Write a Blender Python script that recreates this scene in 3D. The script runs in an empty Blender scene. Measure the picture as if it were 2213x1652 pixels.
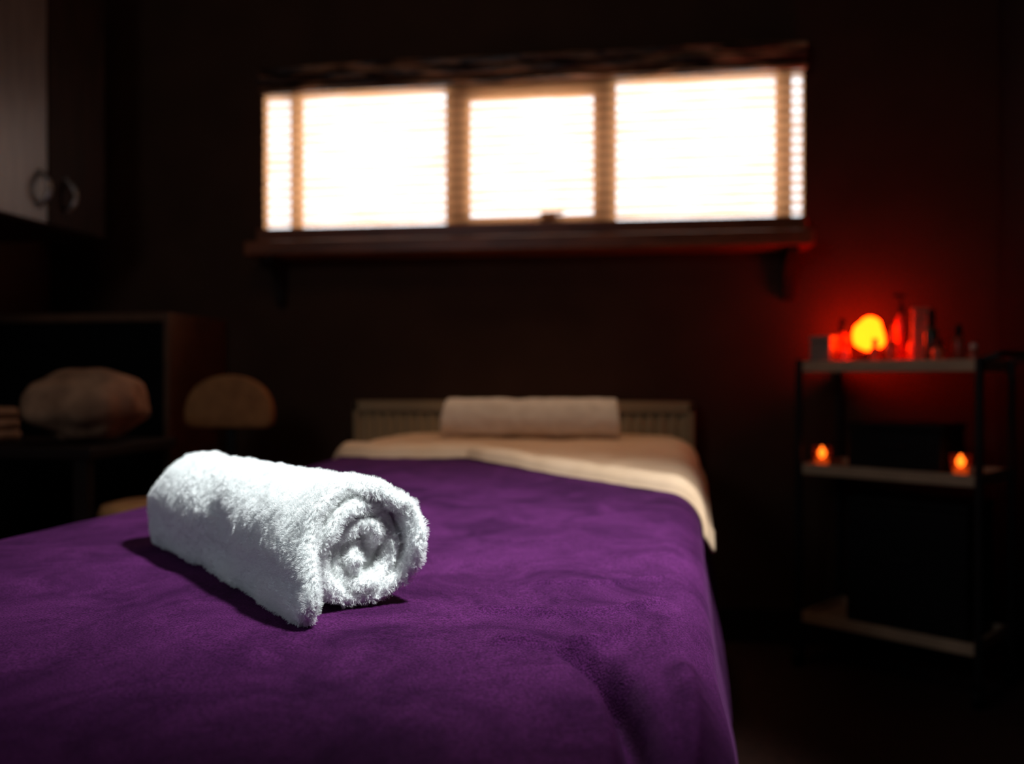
import bpy, bmesh, math, random
from mathutils import Vector, Matrix, noise
random.seed(4)
S = bpy.context.scene
S.view_settings.view_transform = 'Standard'
S.view_settings.look = 'None'
COL = S.collection
pi = math.pi

# ------------------------------------------------------------ materials
def mat(name, color, rough=0.6, color2=None, scale=20.0, detail=3.0, bump=0.0, bscale=None, metallic=0.0,
        spec=0.4, sheen=0.0, sheen_col=None, emis=None, estr=0.0, trans=0.0, stretch=None, lo=0.35, hi=0.65, bdist=0.002):
    m = bpy.data.materials.new(name); m.use_nodes = True
    nt = m.node_tree; b = nt.nodes['Principled BSDF']
    b.inputs['Base Color'].default_value = (*color, 1)
    b.inputs['Roughness'].default_value = rough
    b.inputs['Metallic'].default_value = metallic
    b.inputs['Specular IOR Level'].default_value = spec
    b.inputs['Sheen Weight'].default_value = sheen
    if sheen_col: b.inputs['Sheen Tint'].default_value = (*sheen_col, 1)
    b.inputs['Sheen Roughness'].default_value = 0.4
    b.inputs['Transmission Weight'].default_value = trans
    if emis:
        b.inputs['Emission Color'].default_value = (*emis, 1)
        b.inputs['Emission Strength'].default_value = estr
    tc = nt.nodes.new('ShaderNodeTexCoord'); mp = nt.nodes.new('ShaderNodeMapping')
    nt.links.new(tc.outputs['Object'], mp.inputs['Vector'])
    if stretch: mp.inputs['Scale'].default_value = stretch
    if color2 is None: color2 = tuple(c * 0.8 for c in color)
    n = nt.nodes.new('ShaderNodeTexNoise'); n.inputs['Scale'].default_value = scale; n.inputs['Detail'].default_value = detail
    nt.links.new(mp.outputs[0], n.inputs['Vector'])
    r = nt.nodes.new('ShaderNodeValToRGB')
    r.color_ramp.elements[0].position = lo; r.color_ramp.elements[0].color = (*color2, 1)
    r.color_ramp.elements[1].position = hi; r.color_ramp.elements[1].color = (*color, 1)
    nt.links.new(n.outputs['Fac'], r.inputs['Fac']); nt.links.new(r.outputs[0], b.inputs['Base Color'])
    if bump > 0:
        n2 = nt.nodes.new('ShaderNodeTexNoise'); n2.inputs['Scale'].default_value = bscale or scale * 4; n2.inputs['Detail'].default_value = 4
        nt.links.new(mp.outputs[0], n2.inputs['Vector'])
        bp = nt.nodes.new('ShaderNodeBump'); bp.inputs['Strength'].default_value = bump; bp.inputs['Distance'].default_value = bdist
        nt.links.new(n2.outputs['Fac'], bp.inputs['Height']); nt.links.new(bp.outputs[0], b.inputs['Normal'])
    return m

M = {}
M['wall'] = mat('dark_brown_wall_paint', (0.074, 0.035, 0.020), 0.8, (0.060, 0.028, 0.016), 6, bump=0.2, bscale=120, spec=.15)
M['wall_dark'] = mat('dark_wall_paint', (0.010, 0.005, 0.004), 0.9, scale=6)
M['floor'] = mat('dark_carpet', (0.048, 0.013, 0.007), 0.95, (0.028, 0.008, 0.004), 60, bump=0.4, bscale=300)
M['ceil'] = mat('dark_ceiling', (0.03, 0.015, 0.01), 0.9, scale=5)
M['wood'] = mat('red_brown_wood', (0.30, 0.085, 0.028), 0.4, (0.16, 0.045, 0.015), 9, stretch=(1, 8, 8), bump=0.1)
M['frame'] = mat('window_frame_wood', (0.55, 0.24, 0.08), 0.5, (0.40, 0.17, 0.05), 12)
M['pane'] = mat('daylit_glass', (0.8, 0.85, 0.9), 0.3, scale=3, emis=(0.80, 0.91, 1.0), estr=3.3)
M['bamboo_gather'] = mat('bamboo_with_light_specks', (0.90, 0.44, 0.22), 0.4, (0.035, 0.012, 0.005), 9, stretch=(1.0, 6, 6), bump=0.5, lo=0.46, hi=0.74, detail=7)  # pale mottles paint the window light coming through the gathered folds
M['radiator'] = mat('cream_radiator_enamel', (0.50, 0.34, 0.18), 0.45, scale=4)
M['cab'] = mat('glare_grey_laminate', (0.12, 0.088, 0.074), 0.38, (0.085, 0.06, 0.05), 8, stretch=(6, 6, 1), spec=0.5)  # paler grey has the window glare on the nearer doors painted in
M['cab_dark'] = mat('dark_wood_laminate', (0.024, 0.010, 0.006), 0.6, (0.015, 0.007, 0.004), 8, stretch=(6, 6, 1), spec=0.06)
M['cab_body'] = mat('brown_carcass', (0.03, 0.014, 0.009), 0.5, scale=10)
M['metal'] = mat('brushed_metal', (0.85, 0.82, 0.78), 0.3, metallic=1.0, scale=40)
M['black'] = mat('black_plastic', (0.005, 0.004, 0.004), 0.6, scale=10, spec=.2)
M['blackdoor'] = mat('black_panel', (0.003, 0.003, 0.003), 0.6, scale=10, spec=.1)
M['edge'] = mat('light_wood_edging', (0.15, 0.07, 0.035), 0.5, scale=20)
M['tan'] = mat('tan_upholstery', (0.48, 0.21, 0.072), 0.8, (0.36, 0.15, 0.052), 40, bump=0.2)
M['cushion'] = mat('brown_cushion_fabric', (0.55, 0.29, 0.16), 0.9, (0.30, 0.15, 0.08), 18, bump=0.4)
M['darkwood'] = mat('dark_stained_wood', (0.02, 0.010, 0.007), 0.6, scale=14, stretch=(1, 6, 6), spec=.2)
M['mattress'] = mat('cream_vinyl', (0.5, 0.38, 0.28), 0.5, scale=12)
M['sheet'] = mat('cream_cotton_sheet', (0.80, 0.55, 0.36), 0.9, (0.72, 0.48, 0.30), 14, bump=0.3, bscale=60)
M['bolster'] = mat('ivory_terry', (0.90, 0.78, 0.65), 0.95, (0.80, 0.68, 0.56), 40, bump=0.5, bscale=300)
M['tray'] = mat('cream_laminate_tray', (0.62, 0.42, 0.26), 0.5, scale=12)
M['leg'] = mat('dark_grey_metal', (0.03, 0.026, 0.025), 0.5, metallic=0.6, scale=30)
M['towel'] = mat('white_terry', (0.92, 0.94, 0.92), 0.95, (0.85, 0.88, 0.87), 120, bump=0.7, bscale=420, bdist=0.002, sheen=0.3)
M['hair'] = mat('white_terry_loops', (0.98, 0.99, 0.98), 0.9, (0.96, 0.97, 0.96), scale=50)
M['candle'] = mat('glowing_candle_wax', (0.8, 0.4, 0.2), 0.6, scale=20, emis=(1.0, 0.13, 0.01), estr=0.5)  # wax emits faintly, a painted glow from the flame above
M['flame'] = mat('candle_flame', (1, 0.5, 0.1), 0.6, scale=20, emis=(1.0, 0.17, 0.012), estr=6)
M['salt'] = mat('glowing_salt_crystal', (1.0, 0.3, 0.05), 0.6, (0.9, 0.12, 0.02), 25, emis=(1.0, 0.0215, 0.0004), estr=41)

def glassmat():
    m = bpy.data.materials.new('clear_thin_glass'); m.use_nodes = True
    nt = m.node_tree; L = nt.links; b = nt.nodes['Principled BSDF']; out = nt.nodes['Material Output']
    b.inputs['Base Color'].default_value = (.5, .16, .06, 1); b.inputs['Roughness'].default_value = .15
    tr = nt.nodes.new('ShaderNodeBsdfTransparent'); tr.inputs[0].default_value = (1, .85, .75, 1)
    n = nt.nodes.new('ShaderNodeTexNoise'); n.inputs['Scale'].default_value = 40
    mr = nt.nodes.new('ShaderNodeMapRange'); mr.inputs['To Min'].default_value = .10; mr.inputs['To Max'].default_value = .2
    L.new(n.outputs['Fac'], mr.inputs['Value'])
    mx = nt.nodes.new('ShaderNodeMixShader')
    L.new(mr.outputs[0], mx.inputs[0]); L.new(tr.outputs[0], mx.inputs[1]); L.new(b.outputs[0], mx.inputs[2]); L.new(mx.outputs[0], out.inputs['Surface'])
    return m
M['glass'] = glassmat()

def velvet():
    m = bpy.data.materials.new('purple_velour'); m.use_nodes = True
    nt = m.node_tree; b = nt.nodes['Principled BSDF']; L = nt.links
    tc = nt.nodes.new('ShaderNodeTexCoord')
    mp = nt.nodes.new('ShaderNodeMapping'); mp.inputs['Scale'].default_value = (1.15, 1, 1); mp.inputs['Rotation'].default_value = (0, 0, 0.5)
    L.new(tc.outputs['Object'], mp.inputs['Vector'])
    n1 = nt.nodes.new('ShaderNodeTexNoise'); n1.inputs['Scale'].default_value = 10; n1.inputs['Detail'].default_value = 10; n1.inputs['Roughness'].default_value = 0.70
    n1.inputs['Distortion'].default_value = 0.8
    L.new(mp.outputs[0], n1.inputs['Vector'])
    r = nt.nodes.new('ShaderNodeValToRGB')
    e = r.color_ramp.elements
    e[0].position = 0.36; e[0].color = (0.026, 0.0036, 0.029, 1)
    e[1].position = 0.68; e[1].color = (0.080, 0.0135, 0.080, 1)
    L.new(n1.outputs['Fac'], r.inputs['Fac'])
    n3 = nt.nodes.new('ShaderNodeTexNoise'); n3.inputs['Scale'].default_value = 700; n3.inputs['Detail'].default_value = 2
    L.new(tc.outputs['Object'], n3.inputs['Vector'])
    mr = nt.nodes.new('ShaderNodeMapRange'); mr.inputs['From Min'].default_value = 0.3; mr.inputs['From Max'].default_value = 0.7
    mr.inputs['To Min'].default_value = 0.4; mr.inputs['To Max'].default_value = 1.6
    L.new(n3.outputs['Fac'], mr.inputs['Value'])
    mx = nt.nodes.new('ShaderNodeVectorMath'); mx.operation = 'SCALE'
    L.new(r.outputs[0], mx.inputs[0]); L.new(mr.outputs[0], mx.inputs['Scale'])
    L.new(mx.outputs[0], b.inputs['Base Color'])
    b.inputs['Roughness'].default_value = 0.85; b.inputs['Specular IOR Level'].default_value = 0.04
    b.inputs['Sheen Weight'].default_value = 0.09; b.inputs['Sheen Tint'].default_value = (0.85, 0.3, 0.80, 1); b.inputs['Sheen Roughness'].default_value = 0.4
    bp = nt.nodes.new('ShaderNodeBump'); bp.inputs['Strength'].default_value = 0.6; bp.inputs['Distance'].default_value = 0.0015
    L.new(n3.outputs['Fac'], bp.inputs['Height'])
    bp2 = nt.nodes.new('ShaderNodeBump'); bp2.inputs['Strength'].default_value = 0.35; bp2.inputs['Distance'].default_value = 0.006
    L.new(n1.outputs['Fac'], bp2.inputs['Height']); L.new(bp.outputs[0], bp2.inputs['Normal'])
    L.new(bp2.outputs[0], b.inputs['Normal'])
    return m
M['velvet'] = velvet()

def blindmat():
    m = bpy.data.materials.new('woven_bamboo_blind'); m.use_nodes = True
    nt = m.node_tree; L = nt.links; nt.nodes.remove(nt.nodes['Principled BSDF'])
    out = nt.nodes['Material Output']
    tc = nt.nodes.new('ShaderNodeTexCoord')
    w = nt.nodes.new('ShaderNodeTexWave'); w.wave_type = 'BANDS'; w.bands_direction = 'Z'
    w.inputs['Scale'].default_value = 12.5; w.inputs['Distortion'].default_value = 0.4; w.inputs['Detail'].default_value = 1
    L.new(tc.outputs['Object'], w.inputs['Vector'])
    mp = nt.nodes.new('ShaderNodeMapping'); mp.inputs['Scale'].default_value = (1.5, 1, 6)
    L.new(tc.outputs['Object'], mp.inputs['Vector'])
    n = nt.nodes.new('ShaderNodeTexNoise'); n.inputs['Scale'].default_value = 4; n.inputs['Detail'].default_value = 5
    L.new(mp.outputs[0], n.inputs['Vector'])
    add = nt.nodes.new('ShaderNodeMath'); add.operation = 'MULTIPLY_ADD'; add.use_clamp = True
    L.new(w.outputs['Fac'], add.inputs[0]); add.inputs[1].default_value = 0.52
    add2 = nt.nodes.new('ShaderNodeMath'); add2.operation = 'MULTIPLY_ADD'
    L.new(n.outputs['Fac'], add2.inputs[0]); add2.inputs[1].default_value = 0.50; add2.inputs[2].default_value = 0.22
    L.new(add2.outputs[0], add.inputs[2])
    tr = nt.nodes.new('ShaderNodeBsdfTransparent'); tr.inputs[0].default_value = (0.97, 0.99, 1, 1)
    tl = nt.nodes.new('ShaderNodeBsdfTranslucent'); tl.inputs[0].default_value = (0.80, 0.36, 0.15, 1)
    mix = nt.nodes.new('ShaderNodeMixShader')
    L.new(add.outputs[0], mix.inputs[0]); L.new(tr.outputs[0], mix.inputs[1]); L.new(tl.outputs[0], mix.inputs[2])
    L.new(mix.outputs[0], out.inputs['Surface'])
    return m
M['blind'] = blindmat()

# ------------------------------------------------------------ object helpers
def empty(name, loc=(0, 0, 0), rz=0, label=None, cat=None, group=None, kind=None):
    o = bpy.data.objects.new(name, None); COL.objects.link(o)
    o.empty_display_size = 0.05
    o.location = loc; o.rotation_euler = (0, 0, rz); meta(o, label, cat, group, kind); return o
def meta(o, label=None, cat=None, group=None, kind=None):
    if label: o['label'] = label
    if cat: o['category'] = cat
    if group: o['group'] = group
    if kind: o['kind'] = kind
def obj(name, me, m, parent=None, loc=(0, 0, 0), rz=0, label=None, cat=None, group=None, kind=None, smooth=False, rot=None):
    o = bpy.data.objects.new(name, me); COL.objects.link(o)
    if m: me.materials.append(m)
    if parent: o.parent = parent
    o.location = loc; o.rotation_euler = rot if rot else (0, 0, rz)
    if smooth:
        for p in me.polygons: p.use_smooth = True
    meta(o, label, cat, group, kind); return o
def bm_box(bm, c, s, bev=0.0, seg=2, rotz=0):
    r = bmesh.ops.create_cube(bm, size=1.0)
    vs = r['verts']
    bmesh.ops.scale(bm, vec=s, verts=vs)
    if rotz: bmesh.ops.rotate(bm, verts=vs, cent=(0, 0, 0), matrix=Matrix.Rotation(rotz, 3, 'Z'))
    bmesh.ops.translate(bm, vec=c, verts=vs)
    if bev > 0:
        es = list({e for v in vs for e in v.link_edges})
        bmesh.ops.bevel(bm, geom=es, offset=bev, segments=seg, affect='EDGES', profile=0.5)
def boxes(lst, bev=0.0, seg=2):
    bm = bmesh.new()
    for b in lst: bm_box(bm, b[0], b[1], b[2] if len(b) > 2 else bev, seg)
    me = bpy.data.meshes.new('m'); bm.to_mesh(me); bm.free(); return me
def span(x0, x1, y0, y1, z0, z1, bev=0):
    return (((x0 + x1) / 2, (y0 + y1) / 2, (z0 + z1) / 2), (x1 - x0, y1 - y0, z1 - z0), bev)
def pydata(v, f):
    me = bpy.data.meshes.new('m'); me.from_pydata(v, [], f); me.update(); return me
def lathe(prof, seg=32, squash=1.0):
    v = []; f = []
    for r, z in prof:
        for i in range(seg):
            a = 2 * pi * i / seg; v.append((r * math.cos(a), r * math.sin(a) * squash, z))
    n = len(prof)
    for j in range(n - 1):
        for i in range(seg):
            k = (i + 1) % seg
            f.append((j * seg + i, j * seg + k, (j + 1) * seg + k, (j + 1) * seg + i))
    f.append(tuple(range(seg))[::-1]); f.append(tuple((n - 1) * seg + i for i in range(seg)))
    return pydata(v, f)
def tube(pts, r, seg=10):
    pts = [Vector(p) for p in pts]; v = []; f = []
    up = Vector((0, 0, 1))
    for i, p in enumerate(pts):
        d = (pts[min(i + 1, len(pts) - 1)] - pts[max(i - 1, 0)]).normalized()
        a = d.cross(up)
        if a.length < 0.1: a = d.cross(Vector((0, 1, 0)))
        a.normalize(); b = d.cross(a)
        for k in range(seg):
            t = 2 * pi * k / seg; v.append(tuple(p + a * math.cos(t) * r + b * math.sin(t) * r))
    for i in range(len(pts) - 1):
        for k in range(seg):
            l = (k + 1) % seg; f.append((i * seg + k, i * seg + l, (i + 1) * seg + l, (i + 1) * seg + k))
    f.append(tuple(range(seg))[::-1]); f.append(tuple((len(pts) - 1) * seg + k for k in range(seg)))
    return pydata(v, f)
def extrude_outline(pts, y0, y1, bev=0.0):
    bm = bmesh.new()
    vs = [bm.verts.new((p[0], y0, p[1])) for p in pts]
    fc = bm.faces.new(vs)
    r = bmesh.ops.extrude_face_region(bm, geom=[fc])
    nv = [g for g in r['geom'] if isinstance(g, bmesh.types.BMVert)]
    bmesh.ops.translate(bm, vec=(0, y1 - y0, 0), verts=nv)
    bmesh.ops.recalc_face_normals(bm, faces=bm.faces)
    if bev:
        es = [e for e in bm.edges if abs(e.verts[0].co.y - e.verts[1].co.y) < 1e-6]
        bmesh.ops.bevel(bm, geom=es, offset=bev, segments=3, affect='EDGES', profile=0.5)
    me = bpy.data.meshes.new('m'); bm.to_mesh(me); bm.free(); return me
def sstep(a, b, x):
    t = max(0.0, min(1.0, (x - a) / (b - a))); return t * t * (3 - 2 * t)
def nz(x, y, z): return noise.noise(Vector((x, y, z)))

# ------------------------------------------------------------ room shell
XL, XR, YF, YB, ZC = -1.72, 0.905, -1.3, 2.45, 2.15
wx0, wx1, wz0, wz1 = -1.053, 0.426, 1.118, 1.500
obj('wall_back', boxes([span(XL - .1, wx0, YB, YB + .16, 0, ZC), span(wx1, XR + .1, YB, YB + .16, 0, ZC),
                        span(wx0, wx1, YB, YB + .16, 0, wz0), span(wx0, wx1, YB, YB + .16, wz1, ZC)]), M['wall'],
    kind='structure', label='dark brown painted wall with a long high window')
obj('wall_left', boxes([span(XL - .1, XL, YF, YB, 0, ZC)]), M['wall'], kind='structure', label='dark brown painted side wall')
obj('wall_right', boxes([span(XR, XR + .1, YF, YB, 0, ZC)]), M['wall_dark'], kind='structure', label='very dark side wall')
obj('wall_front', boxes([span(XL - .1, XR + .1, YF - .1, YF, 0, ZC)]), M['wall'], kind='structure', label='dark brown painted wall')
obj('floor', boxes([span(XL - .1, XR + .1, YF - .1, YB + .16, -.1, 0)]), M['floor'], kind='structure', label='dark reddish brown carpet floor')
obj('ceiling', boxes([span(XL - .1, XR + .1, YF - .1, YB + .16, ZC, ZC + .1)]), M['ceil'], kind='structure', label='dark ceiling')
obj('baseboard_back', boxes([span(XL, XR, YB - .015, YB, 0, .09, .004)]), M['darkwood'], kind='structure', label='dark wooden baseboard')

# window
WY = 2.458
win = empty('window_1', (-.31, WY, 1.118), kind='structure', label='long horizontal brown-framed window with three panes', )
ox, oy, oz = -.31, 2.5, 1.118
KX = .984
def wspan(x0, x1, y0, y1, z0, z1, b=0.003): return span(x0 * KX - ox, x1 * KX - ox, y0 - oy, y1 - oy, z0 - oz, z1 - oz, b)
fr = [wspan(-.998, -.962, 2.5, 2.525, 1.119, 1.499), wspan(-.540, -.478, 2.5, 2.525, 1.119, 1.499),
      wspan(-.117, -.062, 2.5, 2.525, 1.119, 1.499), wspan(.3625, .405, 2.5, 2.525, 1.119, 1.499)]
obj('window_frame', boxes(fr), M['frame'], win)
obj('sash', boxes([wspan(-.480, -.115, 2.495, 2.52, 1.119, 1.140), wspan(-.480, -.115, 2.495, 2.52, 1.468, 1.4995),
                   wspan(-.486, -.470, 2.495, 2.52, 1.119, 1.4995), wspan(-.125, -.109, 2.495, 2.52, 1.119, 1.4995)]), M['frame'], win)
obj('latch', boxes([wspan(-.275, -.225, 2.484, 2.5, 1.134, 1.142), wspan(-.268, -.205, 2.480, 2.488, 1.140, 1.148)]), M['wood'], win)
for a, b in ((-1.0695, -.99), (-.97, -.53), (-.49, -.11), (-.07, .37), (.40, .4325)):  # narrow end strips glow in place of light reflected by the reveals
    obj('pane', boxes([wspan(a, b, 2.512, 2.518, 1.1185, 1.4995, 0)]), M['pane'], win)

# blind
blind = empty('bamboo_blind', (-.31, 2.435, 1.118), label='woven bamboo roman blind hanging over the long window', cat='window blind')
v = []; f = []
nr = 260; zt0, zt1 = .002, .44
for i in range(nr + 1):
    z = zt0 + (zt1 - zt0) * i / nr
    y = 0.0012 * math.sin(i * pi / 2)
    for x in (-.742, -.4, 0, .4, .735): v.append((x, y, z))
for i in range(nr):
    for k in range(4): f.append((i * 5 + k, i * 5 + k + 1, (i + 1) * 5 + k + 1, (i + 1) * 5 + k))
obj('slat_panel', pydata(v, f), M['blind'], blind)
v = []; f = []; nx = 160
prof = [(0, .378), (-.016, .376), (-.026, .382), (-.022, .392), (-.014, .396), (-.028, .402), (-.032, .414), (-.018, .420),
        (-.030, .428), (-.034, .440), (-.016, .450), (0, .452)]
for i in range(nx + 1):
    x = -.745 + 1.482 * i / nx
    for (py, pz) in prof:
        v.append((x, py + .006 * nz(x * 9, pz * 60, 0) - .004, pz + .006 * nz(x * 5, py * 50, 5) + .003))
m_ = len(prof)
for i in range(nx):
    for k in range(m_ - 1): f.append((i * m_ + k, i * m_ + k + 1, (i + 1) * m_ + k + 1, (i + 1) * m_ + k))
f.append(tuple(range(m_))); f.append(tuple(nx * m_ + k for k in range(m_))[::-1])
obj('gathered_top', pydata(v, f), M['bamboo_gather'], blind, label='gathered brown bamboo folds with painted light specks at the top of the blind')

# sill shelf
sill = empty('window_shelf', (-.33, 2.45, 1.03), label='red-brown wooden shelf board under the window on brackets', cat='shelf')
obj('shelf_board', boxes([span(-.735, .765, -.120, -.001, .0, .040, .005), span(-.73, .760, -.05, -.001, .040, .084, .004)]), M['wood'], sill)
def bracket(x):
    pts = [(0, 0), (-.105, 0), (-.108, -.014), (-.095, -.022)]
    for k in range(9):
        a = k / 8 * pi / 2
        pts.append((-.095 + .070 * math.sin(a), -.022 - .085 * (1 - math.cos(a))))
    pts += [(-.022, -.125), (0, -.13)]
    bm = bmesh.new()
    vs = [bm.verts.new((x - .012, p[0] - .002, p[1])) for p in pts]; fc = bm.faces.new(vs)
    r = bmesh.ops.extrude_face_region(bm, geom=[fc]); nv = [g for g in r['geom'] if isinstance(g, bmesh.types.BMVert)]
    bmesh.ops.translate(bm, vec=(.024, 0, 0), verts=nv); bmesh.ops.recalc_face_normals(bm, faces=bm.faces)
    me = bpy.data.meshes.new('m'); bm.to_mesh(me); bm.free()
    obj('bracket', me, M['darkwood'], sill)
bracket(.715); bracket(-.67)

# radiator
rad = empty('radiator', (-.313, 2.40, .10), label='cream ribbed panel radiator mounted on the wall', cat='radiator')
v = []; f = []; n = 240
for i in range(n + 1):
    x = -.44 + .88 * i / n
    y = -.030 + .005 * math.sin(2 * pi * i / n * 30)
    for z in (.035, .045, .495, .505): v.append((x, y + (.006 if z in (.035, .505) else 0), z))
for i in range(n):
    for k in range(3): f.append((i * 4 + k, i * 4 + k + 1, (i + 1) * 4 + k + 1, (i + 1) * 4 + k))
obj('ribbed_panel', pydata(v, f), M['radiator'], rad, smooth=True)
obj('casing', boxes([span(-.455, -.438, -.037, .04, .01, .535, .004), span(.438, .455, -.037, .04, .01, .535, .004),
                     span(-.455, .455, -.037, .04, .505, .535, .004), span(-.455, .455, -.037, .04, .01, .036, .004),
                     span(-.45, .45, .0, .035, .03, .51, .004)]), M['radiator'], rad)
obj('valve', lathe([(.010, 0), (.012, .01), (.012, .03), (.018, .035), (.018, .07), (.012, .08)], 16), M['metal'], rad, loc=(.475, 0, .03))
obj('pipe', tube([(.475, 0, -.10), (.475, 0, .03)], .007), M['metal'], rad)

# ------------------------------------------------------------ bed (treatment table)
TH = math.radians(-2.84)
def bedworld(lat, vv): return (lat * math.cos(TH) - vv * math.sin(TH), lat * math.sin(TH) + vv * math.cos(TH))
BW = .39; V0, V1 = .26, 2.2; VC = (V0 + V1) / 2; LC = -.37
bx, by = bedworld(LC, VC)
def ztop(vv): return .52 + .030 * sstep(1.25, 1.95, vv)
def wid(vv):
    R = .12; w = BW
    e = vv - (V1 - R)
    if e > 0: w -= R - math.sqrt(max(0, R * R - min(e, R) ** 2)) * 1.0 if e < R else R
    return w
RR = .045
def surf(s, q, off=0.0, fl=0.08):
    if q > V1 - RR:
        t = q - (V1 - RR); a = min(t / RR, pi / 2)
        vv = V1 - RR + (RR + off) * math.sin(a); dzv = (RR + off) * (1 - math.cos(a)) + max(0, t - RR * pi / 2)
    elif q < V0 + RR:
        t = (V0 + RR) - q; a = min(t / RR, pi / 2)
        vv = V0 + RR - (RR + off) * math.sin(a); dzv = (RR + off) * (1 - math.cos(a)) + max(0, t - RR * pi / 2)
    else: vv = q; dzv = 0
    w = wid(min(vv, V1 - .01)); sg = 1 if s > 0 else -1; a_ = abs(s)
    if a_ < w - RR: x = a_; dzs = 0
    else:
        t = a_ - (w - RR); a = min(t / RR, pi / 2)
        x = w - RR + (RR + off) * math.sin(a); hang = max(0, t - RR * pi / 2)
        dzs = (RR + off) * (1 - math.cos(a)) + hang
        x += hang * fl
    if sg < 0: x -= .070 * sstep(1.15, 1.75, vv) * min(1, x / BW)      # head end is narrower on this side
    z = ztop(vv) + off - dzs - dzv
    return sg * x, vv, z
def segdist(p, a, b):
    ax, ay = a; bx_, by_ = b; px, py = p
    dx, dy = bx_ - ax, by_ - ay; t = max(0, min(1, ((px - ax) * dx + (py - ay) * dy) / (dx * dx + dy * dy)))
    qx, qy = ax + t * dx, ay + t * dy
    return math.hypot(px - qx, py - qy)
def polydist(p, pts): return min(segdist(p, pts[i], pts[i + 1]) for i in range(len(pts) - 1))
fold1 = [(-.085, .590), (-.060, .565), (-.040, .530), (-.026, .48), (-.018, .42), (-.010, .34), (-.005, .28)]
fold2 = [(-.02, .71), (-.05, .675), (-.09, .66), (-.15, .665)]
fold3 = [(-.02, .80), (-.06, .77), (-.12, .76)]
fold4 = [(-.035, .64), (-.05, .60), (-.085, .585), (-.12, .59)]
fold5 = [(.002, .60), (.000, .55), (.004, .49), (.012, .42)]
def blanket_pt(s, q):
    x, vv, z = surf(s, q, 0.004, fl=.07)
    lat = x + LC
    hang = max(0, abs(s) - (BW + .01))
    dx = 0; dz = 0; dy = 0
    top = 1 - sstep(0, .06, hang)
    dz += top * (.0022 * nz(lat * 5, vv * 4, 1) + .0010 * nz(lat * 13 + 3, vv * 11, 4))
    if s > -.1:
        for fo, am, wd_ in ((fold2, .0050, .0065), (fold3, .0035, .0065), (fold4, .006, .0055)):
            d = polydist((lat, vv), fo)
            if d < .03: dz += top * am * (math.exp(-(d / wd_) ** 2))
    if s > 0:
        d = polydist((lat, vv), fold1)
        amt = sstep(.60, .53, vv)
        dz -= top * amt * .034 * math.exp(-(d / .0085) ** 2)
        d5 = polydist((lat, vv), fold5)
        dz += amt * .013 * math.exp(-(d5 / .009) ** 2) * (1 - sstep(.05, .1, hang))
        dx += .006 * sstep(.66, .52, vv) * sstep(-.02, .04, lat) * sstep(.36, .50, vv) - .014 * sstep(.50, .40, vv) * sstep(-.01, .03, lat)
    ph = vv * 17 + 1.3
    k = sstep(.02, .30, hang)
    wave = math.sin(ph) * .6 + math.sin(ph * 1.9 + 2) * .4
    dx += k * (.016 * wave + .010)
    dx += sstep(0, .04, hang) * .004 * nz(vv * 10, hang * 12, 3)
    if s < 0: dx = -dx
    return (x + dx, vv - VC + dy, z + dz)
def vb(lat):
    # edge line where the sheet is folded back over the blanket
    if lat < -.42: return 1.68 + .012 * math.sin((lat + .42) * 9)
    return 1.68 - .76 * (lat + .42)
v = []; f = []
DROP = .33
smax = BW + .0257 + DROP
ss = [-smax + (.22 + smax) * i / 190 for i in range(190)] + [.22 + .22 * i / 140 for i in range(140)] + [.44 + (smax - .44) * i / 70 for i in range(71)]
NS = len(ss) - 1; NQ = 400
qs = []
q0 = V0 - .12; q1 = 1.90
for j in range(NQ + 1):
    t = j / NQ; qs.append(q0 + (q1 - q0) * (t ** 1.6))
for j in range(NQ + 1):
    for i in range(NS + 1): v.append(blanket_pt(ss[i], qs[j]))
for j in range(NQ):
    for i in range(NS):
        a = j * (NS + 1) + i; f.append((a, a + 1, a + NS + 2, a + NS + 1))
bl = obj('blanket', pydata(v, f), M['velvet'], loc=(bx, by, 0), rz=TH, smooth=True,
         label='deep purple velour blanket draped over the treatment bed', cat='blanket')
so = bl.modifiers.new('thick', 'SOLIDIFY'); so.thickness = .004; so.offset = -1

# sheet
v = []; f = []
NS2, NQ2 = 220, 150
smL = BW + .0257 + .030; smR = BW + .0257 + .022
for j in range(NQ2 + 1):
    for i in range(NS2 + 1):
        s = -smL + (smL + smR) * i / NS2
        lat = s + LC
        b = vb(min(lat, .045))
        if lat > .045: b += (lat - .045) * .5
        if lat < -.72: b += (-.72 - lat) * .5
        t = j / NQ2
        q = b + (V1 + .07 - b) * (t ** 1.4)
        x, vv, z = surf(s, q, .012, fl=.55 if s > 0 else .1)
        d = q - b
        roll = .015 * math.exp(-((d - .035) / .030) ** 2) if d < .2 else 0
        edge = -.010 * math.exp(-(d / .006) ** 2)
        z += roll + edge
        z += .004 * nz(x * 9, vv * 7, 2) + .003 * nz(x * 22, vv * 15, 6)
        v.append((x, vv - VC, z))
for j in range(NQ2):
    for i in range(NS2):
        a = j * (NS2 + 1) + i; f.append((a, a + 1, a + NS2 + 2, a + NS2 + 1))
sh = obj('bed_sheet', pydata(v, f), M['sheet'], loc=(bx, by, 0), rz=TH, smooth=True,
         label='cream cotton sheet folded back over the purple blanket', cat='sheet')
so = sh.modifiers.new('thick', 'SOLIDIFY'); so.thickness = .005; so.offset = -1

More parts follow.
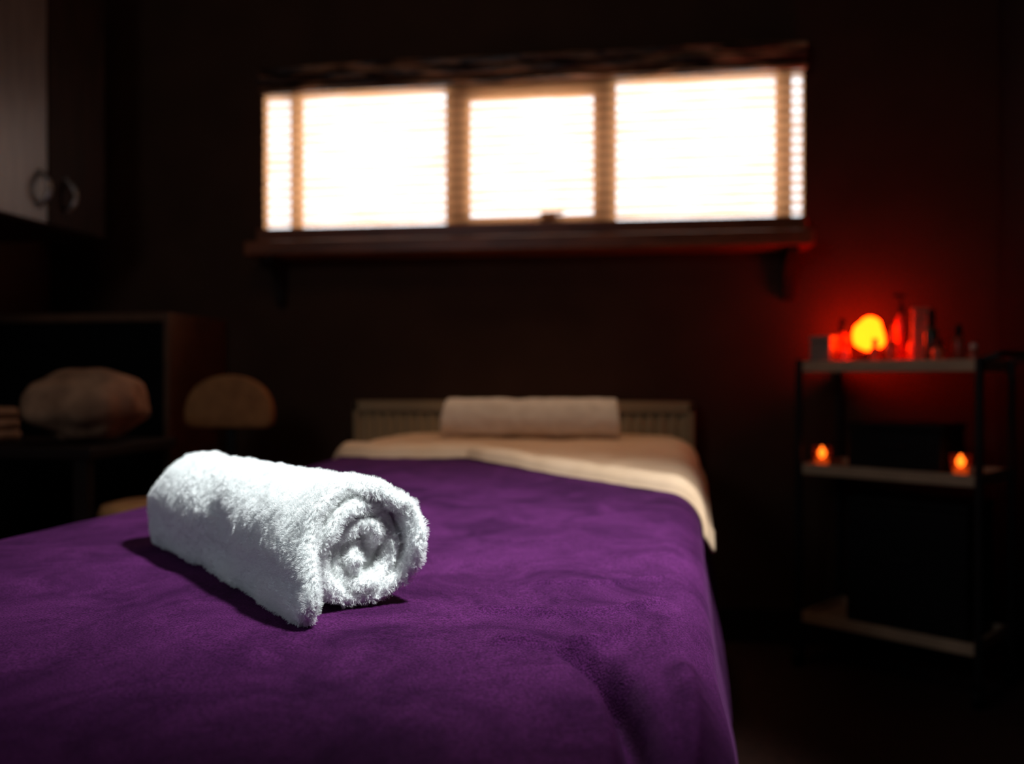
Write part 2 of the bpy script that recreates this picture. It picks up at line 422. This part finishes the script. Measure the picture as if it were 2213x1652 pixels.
# table under it
tab = empty('treatment_bed', (bx, by, 0), TH, label='padded massage treatment bed covered by a purple blanket', cat='bed')
hl = (V1 - V0) / 2
v = []; f = []
NM, NJ = 80, 90
sm3 = BW + .0257 + .03
for j in range(NJ + 1):
    q = V0 + .05 + (V1 - V0 - .10) * j / NJ
    for i in range(NM + 1):
        x, vv, z = surf(-sm3 + 2 * sm3 * i / NM, q, -.042, 0)
        v.append((x, q - VC, z))
for j in range(NJ):
    for i in range(NM + 1):
        k = (i + 1) % (NM + 1); o = j * (NM + 1); p = o + NM + 1
        f.append((o + i, o + k, p + k, p + i))
f.append(tuple(range(NM + 1))[::-1]); f.append(tuple(NJ * (NM + 1) + i for i in range(NM + 1)))
obj('mattress', pydata(v, f), M['mattress'], tab, smooth=True)
obj('head_cushion', boxes([span(-BW + .15, BW - .07, hl - .36, hl - .05, .49, .542, .018)], seg=4), M['mattress'], tab, smooth=True)
obj('bed_frame', boxes([span(-.29, .34, -hl + .06, hl - .06, .36, .42, .006)]), M['darkwood'], tab)
for sx in (-.26, .31):
    for sy in (-1, 1):
        obj('leg', boxes([span(sx - .025, sx + .025, sy * .86 - .025, sy * .86 + .025, 0, .36, .006)]), M['darkwood'], tab)

def rolled(L, R0, pitch, turns, half, squash, seed, near_ext=0.0, wr=.002, NA=260, NL=60, start=200, tail=True, warp=1.0):
    """rolled towel: spiral ribbon lofted along x, rounded hems."""
    cl = []
    n = NA
    for i in range(n + 1):
        phi = turns * 2 * pi * i / n
        r = R0 - pitch * phi / (2 * pi)
        a = math.radians(start) - phi
        inner = sstep(1.2, 2.8, phi / (2 * pi))
        yy = r * math.cos(a) * (1.03 - .25 * inner); zz = r * math.sin(a) * (squash + .30 * inner)
        rot = -.45 * inner
        cl.append((yy * math.cos(rot) - zz * math.sin(rot) + .002 * inner, yy * math.sin(rot) + zz * math.cos(rot) - .004 * inner, phi))
    if tail:
        y0, z0, _ = cl[0]
        tl = []
        T = 26
        yE, zE = -R0 * .90, -R0 * squash * .97
        for k in range(T):
            t = k / T
            tl.append((yE + (y0 - yE) * t, zE + (z0 - zE) * t, -(1 - t) * .9))
        cl = tl + cl
    N = len(cl)
    sec = []
    for j in range(NL + 1):
        t = j / NL
        sec.append(-math.cos(t * pi))
    verts = []; faces = []
    wts = []
    for u in sec:
        e = 1 - abs(u)
        ed = e * L / 2
        th = math.sqrt(max(0.0, 1 - (1 - min(1, ed / half)) ** 2)) * .97 + .03
        outer = []; inn = []
        for i, (y, z, phi) in enumerate(cl):
            a = cl[max(0, i - 1)]; b = cl[min(N - 1, i + 1)]
            ty, tz = b[0] - a[0], b[1] - a[1]; l = math.hypot(ty, tz) or 1
            ny, nz_ = -tz / l, ty / l
            dend = min(i, N - 1 - i)
            capf = math.sqrt(max(0, 1 - (1 - min(1, dend / 5)) ** 2)) * .95 + .05
            h = half * th * capf * (1 + .10 * nz(phi * 1.5, seed, 3))
            ext = near_ext * math.exp(-((phi + .2) / .9) ** 2) if u > 0 else 0
            lx = L / 2 + (.006 * math.sin(phi * 1.7 + seed) + .006 * nz(phi * 1.3, seed, 0)) * warp - .012 * sstep(3, 14, phi) * warp + ext
            x = u * lx
            amp = wr * (1 + 1.2 * (1 - sstep(0, .5, e)))
            wn = amp * (nz(x * 22 + seed, y * 26, z * 26) + .5 * nz(x * 55, y * 60 + seed, z * 60))
            wn += wr * .9 * (1 - abs(nz(x * 14 + y * 20, z * 30 + seed, y * 20)) * 2.5)
            dent = -.006 * warp * math.exp(-((x - .02) / .05) ** 2 - ((phi - .1) / .6) ** 2)
            lean = .009 * warp * sstep(-.1, 1.0, u) * math.exp(-((phi + .7) / .7) ** 2)
            sc = 1 + .05 * u * warp
            Y = y * sc - lean; Z = z * (1 + .03 * u * warp)
            off = wn + dent
            Y += ny * off; Z += nz_ * off
            outer.append((x, Y + ny * h, Z + nz_ * h)); inn.append((x, Y - ny * h, Z - nz_ * h))
        base = outer + inn[::-1]
        verts += base
        for i in range(2 * N):
            isout = i < N
            ph = cl[i][2] if isout else cl[2 * N - 1 - i][2]
            wts.append(1.0 if ((isout and ph < 6.6) or ed < .022) else 0.0)
    M2 = 2 * N
    for j in range(len(sec) - 1):
        for i in range(M2):
            k = (i + 1) % M2
            faces.append((j * M2 + i, (j + 1) * M2 + i, (j + 1) * M2 + k, j * M2 + k))
    for (o, rev) in ((0, False), ((len(sec) - 1) * M2, True)):
        for i in range(N - 1):
            q = (o + i, o + i + 1, o + M2 - 2 - i, o + M2 - 1 - i)
            faces.append(q if not rev else q[::-1])
    zmin = -R0 * squash - half
    verts = [(x, y, max(z, zmin + .004 + .002 * nz(x * 20, y * 20, 0))) for x, y, z in verts]
    me = pydata(verts, faces)
    bm = bmesh.new(); bm.from_mesh(me); bmesh.ops.recalc_face_normals(bm, faces=bm.faces); bm.to_mesh(me); bm.free()
    return me, -min(p[2] for p in verts), wts

me, hb, w_ = rolled(.395, .046, .0135, 2.6, .0062, .90, 7.0, wr=.0018, NA=160, NL=40, start=250, tail=False, warp=.6)
px_, py_ = bedworld(-.37 + .005, 2.02)
obj('rolled_towel', me, M['bolster'], loc=(px_ + .022, py_, .566 + hb), rz=math.radians(2), smooth=True,
    label='ivory towel rolled as a headrest on the cream sheet', cat='towel')

# main towel
me, hb, w_ = rolled(.375, .0478, .0142, 3.2, .0061, .96, 2.0, near_ext=.022, wr=.0021)
tw = obj('rolled_towel', me, M['towel'], loc=(-.3365, .786, .5255 + hb - .001), rz=math.radians(-44.4), smooth=True,
         label='thick white terry towel rolled up on the purple blanket', cat='towel')
tw.data.materials.append(M['hair'])
vg = tw.vertex_groups.new(name='pile')
vg.add([i for i, w in enumerate(w_) if w > .5], 1.0, 'REPLACE')
ps = tw.modifiers.new('pile', 'PARTICLE_SYSTEM').particle_system
st = ps.settings
st.type = 'HAIR'; st.count = 45000; st.hair_length = .0023; st.hair_step = 2; st.render_step = 2; st.display_step = 2
st.emit_from = 'FACE'; st.use_emit_random = True; st.use_even_distribution = True
st.factor_random = .0007
st.child_type = 'INTERPOLATED'; st.rendered_child_count = 7; st.child_percent = 1
st.roughness_1 = 0; st.roughness_endpoint = .0006; st.roughness_2 = .0008; st.roughness_2_size = .2
st.root_radius = .16; st.tip_radius = .10; st.radius_scale = .001
st.material = 2
ps.vertex_group_density = 'pile'

# ------------------------------------------------------------ wall cabinet (left)
cab = empty('wall_cabinet', (-1.55, 1.752, 1.062), label='dark wooden wall cabinet with metal bow handles', cat='cabinet')
obj('cabinet_body', boxes([span(-.165, .130, -.47, .47, 0, .72, .003)]), M['cab_body'], cab)
for k, (y0, y1, hs, dm) in enumerate(((-.468, -.236, 1, 'cab'), (-.232, -.002, -1, 'cab'), (.002, .232, 1, 'cab'), (.236, .468, -1, 'cab_dark'))):
    d = obj('door', boxes([span(.131, .150, y0, y1, .004, .716, .003)]), M[dm], cab)
    if dm == 'cab_dark': d['label'] = 'darker brown cabinet door'
    hy = y1 - .030 if hs > 0 else y0 + .065
    pts = [(.150, hy, .04)] + [(.150 + .028 * math.sin(a / 8 * pi), hy, .04 + .085 * (a / 8)) for a in range(1, 8)] + [(.150, hy, .125)]
    obj('handle', tube(pts, .007), M['metal'], d, label='brushed metal bow handle')

# sideboard
sb = empty('sideboard', (-1.44, 2.28, 0), label='black-fronted sideboard with light wood edging against the wall', cat='sideboard')
obj('carcass', boxes([span(-.272, .272, -.155, .16, .84, .862, .002), span(.256, .272, -.155, .16, 0, .84, .002), span(-.272, -.256, -.155, .16, 0, .84, .002),
                      span(-.256, .256, -.13, .16, .04, .84, 0)]), M['edge'], sb)
for x0, x1 in ((-.254, -.086), (-.083, .084), (.087, .254)):
    d = obj('door', boxes([span(x0, x1, -.150, -.131, .05, .836, .003)]), M['blackdoor'], sb)
    obj('knob', lathe([(.004, 0), (.004, .012), (.009, .016), (.009, .022), (.004, .025)], 14), M['leg'], d, loc=(x1 - .03, -.150, .6), rot=(pi / 2, 0, 0))

# chair with rounded back
ch = empty('chair', (-.985, 2.0, 0), math.radians(6), label='small chair with rounded tan upholstered backrest', cat='chair')
pts = []
for k in range(25):
    a = pi * k / 24; pts.append((.110 * math.cos(a), .60 + .105 * math.sin(a) ** .8))
pts = [(.108, .585), ] + pts + [(-.108, .585), (-.09, .575), (.09, .575)]
obj('backrest', extrude_outline(pts, .085, .115, .007), M['tan'], ch, smooth=True)
obj('seat', boxes([span(-.115, .115, -.115, .115, .35, .39, .015)], seg=3), M['tan'], ch, smooth=True)
obj('back_support', boxes([span(-.012, .012, .105, .120, .36, .60, .003)]), M['leg'], ch)
for sx in (-1, 1):
    for sy in (-1, 1): obj('leg', tube([(sx * .09, sy * .09, .352), (sx * .11, sy * .11, 0)], .009), M['leg'], ch)
# stool
stl = empty('stool', (-.905, 1.58, 0), label='low round stool with tan padded seat', cat='stool')
obj('seat', lathe([(.02, .425), (.082, .425), (.09, .432), (.092, .448), (.086, .462), (.06, .468), (.01, .469)], 40), M['tan'], stl, smooth=True)
obj('post', tube([(0, 0, .426), (0, 0, .05)], .014), M['leg'], stl)
obj('base', lathe([(.085, 0), (.088, .008), (.05, .02), (.018, .05), (.015, .06)], 32), M['leg'], stl, smooth=True)
# side table + cushion
stb = empty('side_table', (-1.25, 1.70, 0), label='dark wooden side table holding a cushion', cat='table')
obj('tabletop', boxes([span(-.26, .24, -.15, .17, .545, .567, .004)]), M['darkwood'], stb)
for sx in (-.235, .215):
    for sy in (-.13, .15): obj('leg', boxes([span(sx - .014, sx + .014, sy - .014, sy + .014, 0, .546, .003)]), M['darkwood'], stb)
bm = bmesh.new(); bmesh.ops.create_icosphere(bm, subdivisions=5, radius=1)
for q in bm.verts:
    c = q.co; x, y, z = c
    sx = math.copysign(abs(x) ** .9, x) if x else 0; sy = math.copysign(abs(y) ** .8, y) if y else 0; sz = math.copysign(abs(z) ** .9, z) if z else 0
    m1 = .16 * nz(x * 1.9, y * 1.9, z * 1.9 + 3)
    tp = .82 + .18 * sstep(-1, .3, z)
    q.co = Vector((sx * .120 * tp, sy * .09 * tp, sz * .072)) * (1 + m1)
zm = min(q.co.z for q in bm.verts)
me = bpy.data.meshes.new('m'); bm.to_mesh(me); bm.free()
obj('cushion', me, M['cushion'], loc=(-1.120, 1.70, .568 - zm), rz=.2, smooth=True, label='plump brown cushion lying on the dark side table', cat='cushion')
def folded(name, loc, w, d, h, m, label, cat, rz=0):
    lst = []; n = 3
    for k in range(n):
        lst.append(span(-w / 2 + .002 * k, w / 2 - .003 * k, -d / 2, d / 2, h * k / n, h * (k + 1) / n - .001, h / n * .4))
    return obj(name, boxes(lst, seg=3), m, loc=loc, rz=rz, smooth=True, label=label, cat=cat)
folded('folded_towel', (-1.38, 1.66, .568), .20, .15, .07, M['cushion'], 'brown folded towel lying on the dark side table', 'towel', -.1)

# ------------------------------------------------------------ trolley
TR = (.611, 2.222, 0); TA = math.radians(-36.9)
def tw_(a, b):
    return (TR[0] + a * math.cos(TA) - b * math.sin(TA), TR[1] + a * math.sin(TA) + b * math.cos(TA))
tr = empty('trolley', TR, TA, label='three-tier salon trolley with cream trays and dark metal legs', cat='trolley')
for zs in (.712, .466, .108):
    obj('tray', boxes([span(-.192, .192, -.104, .104, zs, zs + .012), span(-.196, .196, -.108, -.100, zs, zs + .026, .002), span(-.196, .196, .100, .108, zs, zs + .026, .002),
                       span(-.196, -.188, -.101, .101, zs, zs + .026, .002), span(.188, .196, -.101, .101, zs, zs + .026, .002)]), M['tray'], tr)
for sx in (-1, 1):
    for sy in (-1, 1):
        obj('leg', tube([(sx * .203, sy * .108, .05), (sx * .203, sy * .108, .742)], .009), M['leg'], tr)
        bm = bmesh.new()
        bmesh.ops.create_cone(bm, segments=24, radius1=.022, radius2=.022, depth=.014, cap_ends=True, matrix=Matrix.Translation((sx * .203, sy * .108, .0225)) @ Matrix.Rotation(pi / 2, 4, 'Y'))
        bm_box(bm, (sx * .203 - .011, sy * .108, .035), (.003, .016, .036)); bm_box(bm, (sx * .203 + .011, sy * .108, .035), (.003, .016, .036)); bm_box(bm, (sx * .203, sy * .108, .052), (.026, .018, .004))
        me = bpy.data.meshes.new('m'); bm.to_mesh(me); bm.free(); obj('caster', me, M['black'], tr)
obj('handle', tube([(.206, -.105, .735), (.235, -.10, .745), (.24, -.06, .75), (.24, .06, .75), (.235, .10, .745), (.206, .105, .735)], .007), M['leg'], tr)

Z1, Z2, Z3 = .7245, .4785, .1205
def crate(a, b, z, w, d, h, label):
    x, y = tw_(a, b)
    e = empty('storage_box', (x, y, z), TA, label=label, cat='box')
    obj('box_body', boxes([span(-w / 2, w / 2, -d / 2, d / 2, 0, h - .018, .006)]), M['black'], e)
    obj('lid', boxes([span(-w / 2 - .003, w / 2 + .003, -d / 2 - .003, d / 2 + .003, h - .018, h, .005)]), M['black'], e)
    obj('handle', tube([(-.03, -d / 2, h * .55), (-.025, -d / 2 - .012, h * .55), (.025, -d / 2 - .012, h * .55), (.03, -d / 2, h * .55)], .003), M['leg'], e)
crate(.005, .01, Z2, .215, .15, .115, 'black storage box on the middle tray between two candles')
crate(.035, .01, Z3, .27, .17, .30, 'large black storage box on the bottom tray')

# salt lamp
x, y = tw_(-.100, .055)
sl = empty('salt_lamp', (x, y, Z1), label='glowing orange salt crystal lamp on a dark base', cat='lamp')
obj('lamp_base', lathe([(.026, 0), (.030, .003), (.030, .018), (.026, .036), (.018, .040)], 32), M['darkwood'], sl, smooth=True)
bm = bmesh.new(); bmesh.ops.create_icosphere(bm, subdivisions=4, radius=1)
for q in bm.verts:
    c = q.co.copy(); k = 1 + .26 * nz(c.x * 1.6, c.y * 1.6, c.z * 1.6) + .12 * nz(c.x * 5, c.y * 5, c.z * 5)
    q.co = Vector((c.x * .036 * (1 - .15 * c.z), c.y * .035 * (1 - .15 * c.z), c.z * .042 + .082)) * 1.0
    q.co.x *= k; q.co.y *= k
me = bpy.data.meshes.new('m'); bm.to_mesh(me); bm.free(); obj('salt_crystal', me, M['salt'], sl, label='rough orange crystal lit from within')

# bottles
def cmat(name, c, trn=0.0): return mat(name, c, .3, scale=12, trans=trn)
BM = {'amber': cmat('amber_plastic', (.75, .18, .06), .35), 'pink': cmat('translucent_pink', (.95, .35, .22), .4), 'white': cmat('white_plastic', (.75, .62, .52)),
      'red': cmat('red_plastic', (.55, .10, .05), .2), 'grey': cmat('grey_carton', (.34, .27, .22)), 'dark': cmat('dark_green_glass', (.05, .055, .03))}
def bottle(a, b, h, r, body, cap, label, kind='pump', z=Z1):
    x, y = tw_(a, b)
    e = empty('bottle', (x, y, z), 0, label=label, cat='bottle', group='bottles on the trolley top')
    hb_ = h * (.70 if kind != 'drop' else .6)
    obj('bottle_body', lathe([(r * .9, 0), (r, .003), (r, hb_ * .8), (r * .85, hb_ * .92), (r * .42, hb_), (r * .40, hb_ + .006)], 24), BM[body], e, smooth=True)
    if kind == 'pump':
        bm = bmesh.new()
        bmesh.ops.create_cone(bm, segments=16, radius1=r * .5, radius2=r * .45, depth=h * .1, cap_ends=True, matrix=Matrix.Translation((0, 0, hb_ + .004 + h * .05)))
        bmesh.ops.create_cone(bm, segments=12, radius1=.003, radius2=.003, depth=h * .14, cap_ends=True, matrix=Matrix.Translation((0, 0, hb_ + h * .15)))
        bm_box(bm, (-.005, 0, h - .006), (.026, .010, .008), .002)
        me = bpy.data.meshes.new('m'); bm.to_mesh(me); bm.free()
        obj('pump', me, M[cap] if cap in M else BM[cap], e)
    elif kind == 'cap':
        obj('cap', lathe([(r * .55, hb_ + .003), (r * .58, hb_ + .006), (r * .52, h - .002), (r * .4, h)], 20), M[cap] if cap in M else BM[cap], e, smooth=True)
    else:
        obj('dropper', lathe([(r * .5, hb_ + .003), (r * .5, hb_ + .018), (r * .25, hb_ + .02), (r * .3, h - .006), (r * .12, h)], 20), M[cap] if cap in M else BM[cap], e, smooth=True)
bottle(-.162, .040, .120, .014, 'red', 'black', 'slim red bottle with black cap beside the salt lamp', 'cap')
bottle(-.155, -.005, .080, .012, 'amber', 'amber', 'short amber bottle lit by the salt lamp', 'cap')
bottle(-.128, -.020, .060, .010, 'pink', 'black', 'small pink translucent bottle in front of the salt lamp', 'cap')
bottle(-.035, .082, .180, .014, 'red', 'black', 'tall slim pump bottle behind the salt lamp', 'pump')
bottle(-.034, .030, .100, .014, 'pink', 'red', 'pink bottle with dropper beside the salt lamp', 'drop')
bottle(-.045, -.045, .066, .012, 'amber', 'pink', 'small amber bottle near the tray edge', 'cap')
bottle(-.010, -.040, .080, .013, 'amber', 'amber', 'amber bottle near the tray edge', 'cap')
bottle(.000, .070, .090, .013, 'pink', 'black', 'pink bottle with black cap behind the carton', 'cap')
bottle(.066, .000, .130, .015, 'dark', 'black', 'dark green bottle with black cap', 'cap')
bottle(.115, .030, .095, .014, 'red', 'black', 'short red bottle with black cap', 'cap')
bottle(.098, -.045, .060, .014, 'amber', 'black', 'small amber bottle with black cap', 'cap')
bottle(.160, -.010, .050, .014, 'red', 'white', 'low red bottle with pale cap', 'cap')
x, y = tw_(-.160, -.070)
e = empty('cream_jar', (x, y, Z1), TA, label='square grey carton jar at the edge of the trolley', cat='jar')
obj('jar_body', boxes([span(-.025, .025, -.02, .02, 0, .058, .003)]), BM['grey'], e)
obj('lid', boxes([span(-.026, .026, -.021, .021, .059, .074, .003)]), BM['grey'], e)
x, y = tw_(.030, .03)
e = empty('product_carton', (x, y, Z1), TA + .5, label='tall pinkish product carton standing among the bottles', cat='carton')
obj('carton_body', boxes([span(-.018, .018, -.012, .012, 0, .124, .002)]), BM['pink'], e)
obj('carton_flap', boxes([span(-.0185, .0185, -.0125, .0125, .124, .138, .002)]), BM['pink'], e)

def tealight(a, b):
    x, y = tw_(a, b)
    e = empty('tea_light', (x, y, Z2), label='small glass tea light holder with a lit candle', cat='candle', group='tea lights on the middle tray')
    obj('glass_holder', lathe([(.015, 0), (.018, .004), (.022, .052), (.0205, .052), (.0165, .006), (.002, .005)], 28), M['glass'], e, smooth=True)
    obj('candle', lathe([(.013, .0065), (.0145, .008), (.0145, .024), (.012, .025), (.002, .0245)], 24), M['candle'], e, smooth=True)
    obj('flame', lathe([(.002, .026), (.008, .032), (.0095, .038), (.006, .045), (.0008, .053)], 16), M['flame'], e, smooth=True)
tealight(-.165, -.065); tealight(.152, -.065)

# ------------------------------------------------------------ lights
def light(name, kind, loc, target, power, color, size=.1, **kw):
    l = bpy.data.lights.new(name, kind); o = bpy.data.objects.new(name, l); COL.objects.link(o)
    o.location = loc; d = Vector(target) - Vector(loc); o.rotation_euler = d.to_track_quat('-Z', 'Y').to_euler()
    l.energy = power; l.color = color
    if kind == 'AREA': l.size = size
    else: l.shadow_soft_size = size
    for k, v_ in kw.items(): setattr(l, k, v_)
    return o
light('treatment_spotlight', 'SPOT', (.36, .62, 1.80), (-.15, .99, .52), 215, (.92, .985, 1.0), .06, spot_size=math.radians(52), spot_blend=1.0)
light('soft_fill', 'AREA', (-1.0, -.3, 1.5), (-.40, .9, .5), 3.2, (.74, .87, 1.0), .5)
light('warm_bed_head_fill', 'SPOT', (-.1, 1.6, 2.05), (-.3, 1.98, .55), 17, (1.0, .65, .41), .12, spot_size=math.radians(48), spot_blend=.9)  # added warm light to brighten the sheet and bed head
light('dim_room_fill', 'AREA', (-.6, 1.0, 2.1), (-.7, 1.9, .6), 1.15, (1.0, .64, .38), .5)  # added area light to lift the dark left side and walls

w = bpy.data.worlds.new('night'); S.world = w; w.use_nodes = True
w.node_tree.nodes['Background'].inputs[0].default_value = (.02, .015, .012, 1)
w.node_tree.nodes['Background'].inputs[1].default_value = .3

# ------------------------------------------------------------ camera
cd = bpy.data.cameras.new('camera'); co = bpy.data.objects.new('camera', cd); COL.objects.link(co)
cd.sensor_width = 36; cd.lens = 1950 / 2213 * 36; cd.clip_start = .02
co.location = (0, 0, .70); co.rotation_euler = (math.radians(90 - .32), 0, math.radians(8))
cd.dof.use_dof = True; cd.dof.focus_distance = .65; cd.dof.aperture_fstop = 3.8
S.camera = co
